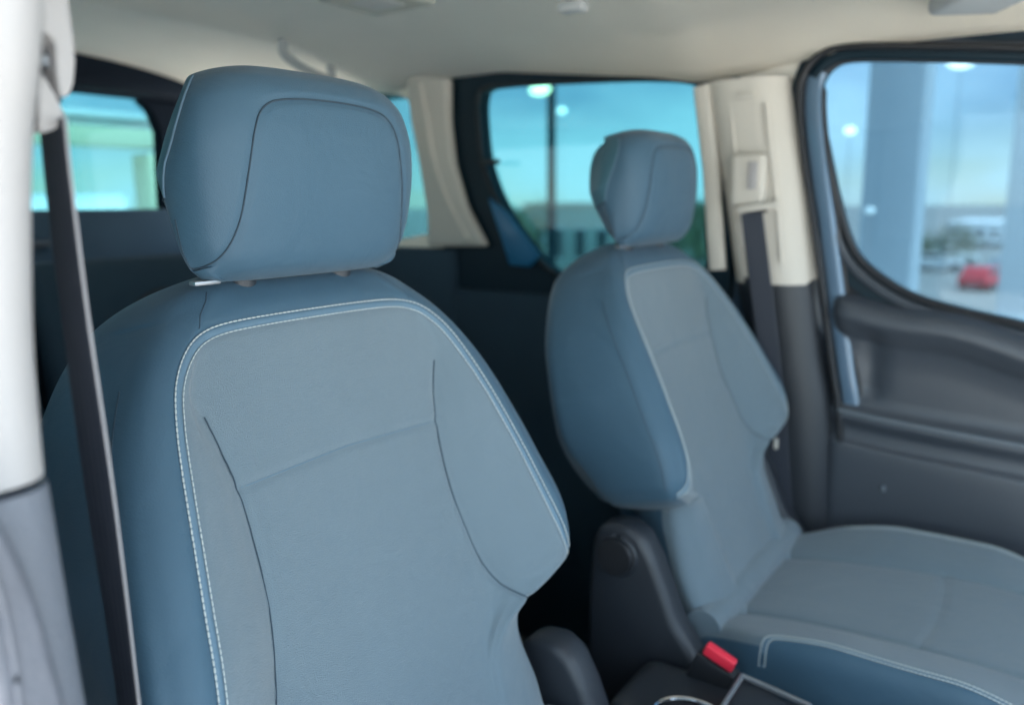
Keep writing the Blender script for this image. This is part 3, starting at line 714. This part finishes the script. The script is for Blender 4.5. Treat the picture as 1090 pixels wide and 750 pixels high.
    CST = [(.197, .246), (.198, .239), (.203, .233), (.212, .230), (.24, .231), (.30, .235), (.38, .237), (.46, .234), (.52, .229), (.57, .215), (.60, .196), (.612, .16), (.617, .10), (.617, 0)]
    CST = [(p.x, p.y) for p in smooth_path([(a, b, 0) for a, b in CST], 5)]
    def cg(x, a):
        return .004*math.exp(-(segdist((x, a), CSV)/.0042)**2)+.0025*math.exp(-(segdist((x, a), CSV)/.015)**2)+.0018*math.exp(-(segdist((x, a), CSH)/.005)**2)+.0015*math.exp(-(segdist((x, a), CST)/.005)**2)
    def cp(x, a, lift=0):
        H = chalf(x)[:66]; return Vector((x, a, float(np.interp(abs(a), [h[0] for h in H], [h[1] for h in H]))-cg(x, abs(a))+lift))
    xs = list(np.linspace(.02, .60, 120))+list(np.linspace(.603, .63, 14)); rows = [[(a, z-(cg(float(x), a) if j < 60 else 0)) for j, (a, z) in enumerate(chalf(float(x)))] for x in xs]
    cin, cout = BM(), BM(); poly = [(0.0, .0), (0, .262)]+[(.197, .262)]+CST+[(.617, 0)]
    c1, c2 = {}, {}
    def cv(bm, ca, i, j, s):
        if j in (0, 109): s = 1
        k = (i, j, s)
        if k not in ca: a, z = rows[i][j]; ca[k] = bm.verts.new((float(xs[i]), 0 if j in (0, 109) else a*s, z))
        return ca[k]
    for i in range(len(xs)-1):
        for j in range(109):
            xm = (xs[i]+xs[i+1])/2; am = (rows[i][j][0]+rows[i+1][j+1][0])/2
            bb, ca = (cin, c1) if (j < 56 and inpoly(xm, am, poly)) else (cout, c2)
            for s in (1, -1): bb.faces.new([cv(bb, ca, ii, jj, s) for ii, jj in ((i, j), (i+1, j), (i+1, j+1), (i, j+1))])
    cush = build('cushion', cout, M['blue'], root, angle=180); sub('center_panel', cin, M['grey'], cush, angle=180)
    full2 = [(x, -a) for x, a in CST]+[(x, a) for x, a in CST[::-1][1:]]
    for d, r_ in ((.0042, .0009), (-.0042, .0009)):
        bm = BM(); stitches(bm, [cp(x, a, .0008) for x, a in off(full2, d)], r_); sub('stitching', bm, M['thread'], cush, angle=180)
    A, B = off(full2, .004), off(full2, -.004); bm = BM(); rr = [[bm.verts.new(cp(p[0]+(q[0]-p[0])*t, p[1]+(q[1]-p[1])*t, -.001+.0024*math.sin(PI*t))) for t in (0, .25, .5, .75, 1)] for p, q in zip(A, B)]
    for i in range(len(rr)-1):
        for j in range(4): bm.faces.new((rr[i][j], rr[i][j+1], rr[i+1][j+1], rr[i+1][j]))
    sub('piping_band', bm, M['band'], cush, angle=180)
    for s in (1, -1):
        bm = BM(); tube(bm, [cp(x, s*a, 0) for x, a in CSV], .0007, 6); sub('panel_seam', bm, M['darkthread'], cush)
    # back roll of the cushion, tucked under the backrest
    bm = BM(); sweep(bm, [Vector((.098, -.212, .870)), Vector((.100, 0, .876)), Vector((.098, .212, .870))], circ(.028, 16), Vector((0, 0, 1))); sub('rear_roll', bm, M['grey'], cush)
    # recliner covers, one each side, with a round hub, and the seat base
    for s in (1, -1):
        y = s*.232
        P = [(-.055, .975), (-.050, 1.010), (-.030, 1.030), (.005, 1.034), (.030, 1.020), (.050, .985), (.085, .900), (.125, .845), (.40, .80), (.40, .72), (-.06, .70), (-.06, .90)]
        bm = BM(); prism(bm, [Vector((x, y-.0*s, z-(.055 if s > 0 and False else 0))) for x, z in P], Vector((0, s*.050, 0)), .014, 4)
        rc = build('recliner_cover', bm, M['plastic'], root)
        bm = BM(); cyl(bm, Vector((-.008, y+s*.045, .985)), Vector((-.008, y+s*.062, .985)), .030, .026, 32); sub('hub', bm, M['black'], rc)
        bm = BM(); tube(bm, [Vector((-.008+.030*math.cos(t), y+s*.052, .985+.030*math.sin(t))) for t in np.linspace(0, 2*PI, 32, endpoint=False)], .0035, 8, True); sub('hub_ring', bm, M['plastic'], rc)
    bm = BM(); box(bm, (.30, 0, .60), (.52, .40, .20), .02); sub('seat_base', bm, M['plastic'], root)
    for s in (1, -1):
        bm = BM(); box(bm, (.28, s*.19, .44), (.62, .04, .06), .01); sub('rail', bm, M['steel'], root)
    return root
seat = make_seat()
GRP = 'pair of blue front seats'
tag(seat, 'large blue and grey front seat nearest the viewer, pale double stitching round its backrest', 'car seat', GRP)
def copy_tree(o, parent=None):
    c = o.copy(); COL.objects.link(c); c.parent = parent
    for ch in list(o.children): copy_tree(ch, c)
    return c
far = copy_tree(seat)
far.location = (.0596, .74, .40)
far['label'] = 'blue front seat beside the far door, standing behind the nearer one, its cushion in view'
for ch in far.children:
    if ch.name.startswith(('backrest', 'headrest')): ch.rotation_euler = (0, -math.radians(3.67), 0)

# buckle beside the far seat
for ch in seat.children:
    if ch.name.startswith('recliner_cover') and ch.bound_box[0][1] > 0: ch.location += Vector((.075, 0, -.07))   # the nearer seat is set lower
# buckle beside the far seat
bk = tag(empty('belt_buckle', at(760, 715, 'Y', .42)), 'black belt buckle with a bright red release button next to the farther seat cushion', 'belt buckle')
q0, q1 = at(754, 690, 'Y', .425), at(779, 707, 'Y', .425)
bm = BM(); d = (q1-q0); ang = math.atan2(-d.z, d.x)
box(bm, (q0+q1)/2, (d.length+.008, .014, .017), .004, Matrix.Rotation(ang, 3, 'Y'), 3); build('release_button', bm, M['red'], bk)
bm = BM(); box(bm, (q0+q1)/2+Vector((-.012, .003, -.034)), (d.length+.022, .026, .055), .006, Matrix.Rotation(ang, 3, 'Y')); build('buckle_housing', bm, M['black'], bk)
bm = BM(); sweep(bm, [(q0+q1)/2+Vector((-.02, .003, -.05)), (q0+q1)/2+Vector((-.06, .003, -.22))], rrect(.008, .03, .003), Vector((1, 0, 0))); build('stalk', bm, M['black'], bk)

# ================================================================== CENTRE CONSOLE
cc = tag(empty('center_console', (.30, .37, .40)), 'dark console between the front seats with a metal framed tray and a thin chrome ring', 'console')
bm = BM(); box(bm, (.36, .375, .64), (.50, .14, .44), .03, None, 4); build('console_body', bm, M['plastic'], cc)
T = [at(790, 722, 'Z', .895), at(862, 754, 'Z', .895), at(835, 800, 'Z', .895), at(765, 762, 'Z', .895)]
bm = BM()
prism(bm, T, Vector((0, 0, -.03)), .004); tr = build('tray_lid', bm, M['plastic'], cc)
for i in range(4):
    a, b = T[i]+Vector((0, 0, .004)), T[(i+1) % 4]+Vector((0, 0, .004))
    bm = BM(); sweep(bm, [a, b], rrect(.006, .007, .002), Vector((0, 0, 1))); build('metal_edge', bm, M['steel'], tr)
bm = BM(); c0 = (T[0]+T[3])/2; 
R0 = at(735, 764, 'Z', .875)
bm = BM(); tube(bm, [R0+Vector((.046*math.cos(t), .038*math.sin(t), 0)) for t in np.linspace(0, 2*PI, 48, endpoint=False)], .003, 8, True); build('chrome_ring', bm, M['chrome'], cc)
bm = BM(); cyl(bm, R0-Vector((0, 0, .09)), R0-Vector((0, 0, .004)), .036, .042, 32); build('cup_holder', bm, M['black'], cc)

# ================================================================== REAR SEATS
def rear_seat(y, w, label):
    r = tag(empty('rear_seat', (-.85, y, .40)), label, 'car seat', 'dark rear seats')
    bm = BM(); rot = Matrix.Rotation(math.radians(-14), 3, 'Y')
    box(bm, (-1.02, y, 1.06), (.13, w, .66), .04, rot, 5); build('backrest', bm, M['dark'], r)
    bm = BM(); box(bm, (-.72, y, .76), (.50, w, .16), .05, None, 5); build('cushion', bm, M['dark'], r)
    bm = BM(); tube(bm, [Vector((-.93, y+w*.34*math.cos(t) , 1.08+.25*math.sin(t))) for t in np.linspace(0, 2*PI, 40, endpoint=False)], .003, 6, True); build('piping', bm, M['black'], r)
    bm = BM(); box(bm, (-.72, y, .54), (.42, w*.8, .28), .02); build('seat_base', bm, M['plastic'], r)
rear_seat(-.06, .45, 'dark rear seat behind the nearest front seat'); rear_seat(.39, .42, 'dark middle rear seat seen between the two front seats'); rear_seat(.83, .43, 'dark rear seat by the far sliding door')

# ================================================================== OUTSIDE
def column(px0, px1, py, Y, h, label, m, name='column'):
    a, b = at(px0, py, 'Y', Y), at(px1, py, 'Y', Y); c = (a+b)/2; w = (b-a).length
    r = tag(empty(name, (c.x, Y, 0)), label, 'column', 'columns outside')
    bm = BM(); prof = rrect(w, w*.8, w*.12, 3); loft(bm, [[Vector((c.x+u, Y+v, z)) for u, v in prof] for z in (.3, h)]); build('shaft', bm, m, r)
    bm = BM(); prof = rrect(w*1.25, w*1.05, w*.12, 3); loft(bm, [[Vector((c.x+u, Y+v, z)) for u, v in prof] for z in (0, .3)]); build('footing', bm, M['whitepaint'], r)
    return c
c1 = column(924, 987, 160, 4.6, 3.2, 'thick grey-blue column just outside the far door window', M['column'])
c2 = column(1078, 1150, 160, 9.0, 5.0, 'pale column at the right edge of the far door window', M['whitepaint'])
# canopy beam seen at the top of the left part of the window
a = at(870, 62, 'Y', 4.6)
bmz = tag(empty('canopy_beam', (a.x, 4.6, 2.8)), 'grey-blue beam resting on the thick column outside the far door', 'beam')
bm = BM(); z1 = a.z+.02; box(bm, (c1.x-1.2, 4.6, z1+.22), (2.2, .22, .44), .01); build('beam', bm, M['column'], bmz)
bm = BM(); box(bm, (c1.x-1.2, 4.47, z1+.03), (2.2, .05, .06), .006); build('edge_flashing', bm, M['steel'], bmz)
# lamp post seen through the sliding-door window
lp = at(587, 150, 'Y', 14.0)
L = tag(empty('lamp_post', (lp.x, 14, ZY)), 'dark lamp post with a lit yellowish head behind the sliding door window', 'lamp post')
bm = BM(); cyl(bm, (lp.x, 14, ZY), (lp.x, 14, 5.2), .11, .085, 16); build('pole', bm, M['frit'], L)
q = at(575, 96, 'Y', 13.9); bm = BM(); bmesh.ops.create_uvsphere(bm, u_segments=20, v_segments=12, radius=.20, matrix=Matrix.Translation(q) @ Matrix.Diagonal((1.2, .8, .5, 1))); build('lamp_head', bm, M['lampwarm'], L)
bm = BM(); sweep(bm, [Vector((lp.x, 14, q.z+.10)), q+Vector((0, 0, .10))], circ(.02, 8), Vector((0, 1, 0))); build('arm', bm, M['frit'], L)
def pendant(px, py, Y, r, label, base=0, lm='lamp'):
    q = at(px, py, 'Y', Y); e = tag(empty('globe_lamp', (q.x, Y, base)), label, 'lamp', 'lit globe lamps outside')
    bm = BM(); bmesh.ops.create_uvsphere(bm, u_segments=20, v_segments=12, radius=r, matrix=Matrix.Translation(q) @ Matrix.Diagonal((1.25, 1, .85, 1))); build('globe', bm, M[lm], e)
    bm = BM(); cyl(bm, (q.x, Y, base), (q.x, Y, q.z-r*.8), .005, .004, 8); build('mast', bm, M['steel'], e)
pendant(598, 118, 13, .07, 'small white lit lamp just right of the lamp post', ZY)
pendant(905, 139, 9, .05, 'white lit lamp left of the thick column', ZY)
pendant(926, 224, 4.2, .022, 'low lamp glowing faintly in front of the thick column', 0, 'lampdim')
pendant(1024, 62, 9, .12, 'largest white lit lamp at the top of the door window', ZY)

# cars
def car(c, heading, paint, label, sc=1):
    if isinstance(c, tuple): c = at(c[0], c[1], 'Z', ZY)
    r = empty('parked_car', c); tag(r, label, 'car', 'cars parked outside')
    T_ = Matrix.Translation(c) @ Matrix.Rotation(heading, 4, 'Z') @ Matrix.Scale(sc, 4)
    def add(name, bm, m, par=r): bmesh.ops.transform(bm, matrix=T_, verts=bm.verts); return build(name, bm, m, par)
    prof = [(-2.1, .35), (-2.15, .6), (-2.05, .92), (-1.75, 1.0), (1.0, .98), (1.7, .86), (2.05, .72), (2.12, .5), (2.05, .32)]
    bm = BM(); prism(bm, [Vector((x, -.85, z)) for x, z in prof], Vector((0, 1.7, 0)), .07, 3); add('body', bm, paint)
    cab = [(-1.95, .95), (-1.6, 1.42), (-1.3, 1.48), (.0, 1.46), (.35, 1.38), (1.15, .95)]
    bm = BM(); prism(bm, [Vector((x, -.74, z)) for x, z in cab], Vector((0, 1.48, 0)), .06, 3); add('cabin', bm, paint)
    bm = BM(); prism(bm, [Vector((x, -.76, z)) for x, z in ((-1.6, 1.02), (-1.4, 1.34), (-.05, 1.36), (.22, 1.30), (.75, 1.02))], Vector((0, 1.52, 0)), .02); add('side_glass', bm, M['winglass'])
    bm = BM(); prism(bm, [Vector((.36, -.66, 1.35)), Vector((1.1, -.68, 1.0)), Vector((1.1, .68, 1.0)), Vector((.36, .66, 1.35))], Vector((.03, 0, .03))); add('windscreen', bm, M['winglass'])
    for x in (-1.3, 1.35):
        for s in (-1, 1):
            bm = BM(); cyl(bm, (x, s*.72, .31), (x, s*.88, .31), .31, n=24); w_ = add('wheel', bm, M['black'])
            bm = BM(); cyl(bm, (x, s*.875, .31), (x, s*.89, .31), .19, n=20); add('rim', bm, M['steel'], w_)
    for s in (-1, 1):
        bm = BM(); box(bm, (2.04, s*.62, .68), (.12, .32, .12), .03); add('headlight', bm, M['chrome'])
        bm = BM(); box(bm, (-2.1, s*.66, .78), (.08, .22, .2), .02); add('tail_light', bm, M['carred'])
    return r
def yard(px, py): return at(px, py, 'Z', ZY)
car((1050, 308), 1.25, M['carred'], 'red parked car in the yard seen through the far door window')
car((995, 288), .2, M['carwhite'], 'white parked car nearest the thick column in the yard')
car((1012, 282), .1, M['carwhite'], 'white parked car between the thick column and the red car')
car((1085, 296), .3, M['cargrey'], 'silver parked car right of the red one')
car((1030, 262), .0, M['carwhite'], 'farther white parked car behind the red one')
car((1062, 263), .1, M['carwhite'], 'farther white parked car up and right of the red one')
car((660, 300), .3, M['cargrey'], 'silver parked car seen through the sliding door window')
_c = at(68, 205, 'X', -13.5); _c.z = 0
car(_c, math.atan2(_c.y-CAM[1], _c.x-CAM[0]), M['carwhite'], 'white parked car far behind the rear window, partly behind the hanging belt', 1.16)

def house(name, x0, x1, Y, dep, h, m, label, nwin, cat='building'):
    r = tag(empty(name, ((x0+x1)/2, Y, ZY)), label, cat)
    bm = BM(); box(bm, ((x0+x1)/2, Y+dep/2, ZY+h/2), (x1-x0, dep, h), .02); build('wall', bm, m, r)
    bm = BM(); box(bm, ((x0+x1)/2, Y+dep/2, ZY+h+.12), (x1-x0+.5, dep+.5, .24), .03); build('roof', bm, m, r)
    for k in range(nwin):
        x = x0+(k+.5)*(x1-x0)/nwin; ww = (x1-x0)/nwin*.55
        bm = BM(); box(bm, (x, Y-.02, ZY+h*.55), (ww, .06, h*.4), .01); f_ = build('window', bm, M['whitepaint'], r)
        bm = BM(); box(bm, (x, Y-.055, ZY+h*.55), (ww*.88, .02, h*.35)); build('pane', bm, M['winglass'], f_, smooth=False)
a, b = at(562, 217, 'Y', 45), at(760, 217, 'Y', 45)
house('low_building', a.x, b.x, 45, 14, 5.3, M['building'], 'low grey-green building beyond the lamp post', 8)
a, b = at(1008, 250, 'Y', 110), at(1190, 250, 'Y', 110)
house('showroom', a.x, b.x, 110, 20, 2.6, M['whitepaint'], 'long low white building on the horizon above the red car', 12)
# pale yellow frame behind the rear window
ga = at(78, 149, 'X', -6.0); gb = at(157, 149, 'X', -6.0)
gy = tag(empty('yellow_gantry', (-6.0, gb.y, 0)), 'pale yellow portal frame behind the rear window', 'gantry')
bm = BM(); box(bm, (-6.0, (ga.y+gb.y)/2-.6, gb.z), (.3, gb.y-ga.y+1.6, .15), .02); build('crossbeam', bm, M['ochre'], gy)
bm = BM(); box(bm, (-6.0, gb.y, gb.z/2-.12), (.26, .17, gb.z-.0), .02); build('post', bm, M['ochre'], gy)
bm = BM(); box(bm, (-6.0, ga.y-1.2, gb.z/2-.12), (.26, .17, gb.z), .02); build('post', bm, M['ochre'], gy)
bm = BM(); box(bm, (-6.16, (ga.y+gb.y)/2-.6, gb.z+.16), (.7, gb.y-ga.y+1.8, .05), .01); build('roof_sheet', bm, M['whitepaint'], gy)

def bush(px, Y, h, w, label, seed, X=None):
    rng = random.Random(seed); c = at(px, 230, 'Y', Y); ZB = ZY
    r = tag(empty('tree', (c.x, c.y, ZB)), label, 'tree', 'trees outside')
    bm = BM(); cyl(bm, (c.x, c.y, 0), (c.x+.1, c.y, h*.6), .14, .05, 10)
    for k in range(5):
        a = rng.uniform(0, 6.28); cyl(bm, (c.x+.05, c.y, h*(.3+.06*k)), (c.x+math.cos(a)*w*.35, c.y+math.sin(a)*w*.35, h*(.55+.07*k)), .05, .015, 6)
    bmesh.ops.translate(bm, verts=bm.verts, vec=(0, 0, ZB)); build('trunk', bm, M['bark'], r)
    bm = BM(); cl = [(rng.uniform(-1, 1)*w*.38, rng.uniform(-1, 1)*w*.38, h*rng.uniform(.4, .9), w*rng.uniform(.16, .28)) for _ in range(16)]
    for _ in range(3200):
        x, y, z, rr_ = rng.choice(cl); d = Vector((rng.gauss(0, 1), rng.gauss(0, 1), rng.gauss(0, .8))).normalized()*rr_*rng.uniform(.5, 1.05)
        p = Vector((c.x+x, c.y+y, z+ZB))+d; s = rng.uniform(.05, .12)
        u = Vector((rng.gauss(0, 1), rng.gauss(0, 1), rng.gauss(0, 1))).normalized(); v_ = u.orthogonal().normalized()
        bm.faces.new([bm.verts.new(p+q*s) for q in (u, v_*.6, -u, -v_*.6)])
    build('crown', bm, M['leaf'], r, smooth=False)
bush(992, 70, 3.0, 6.0, 'broad bushy tree left of the long white building', 3)
bush(548, 40, 5.6, 4.0, 'tree left of the low grey-green building', 5)
bush(768, 42, 5.4, 4.6, 'tree right of the low grey-green building', 9)
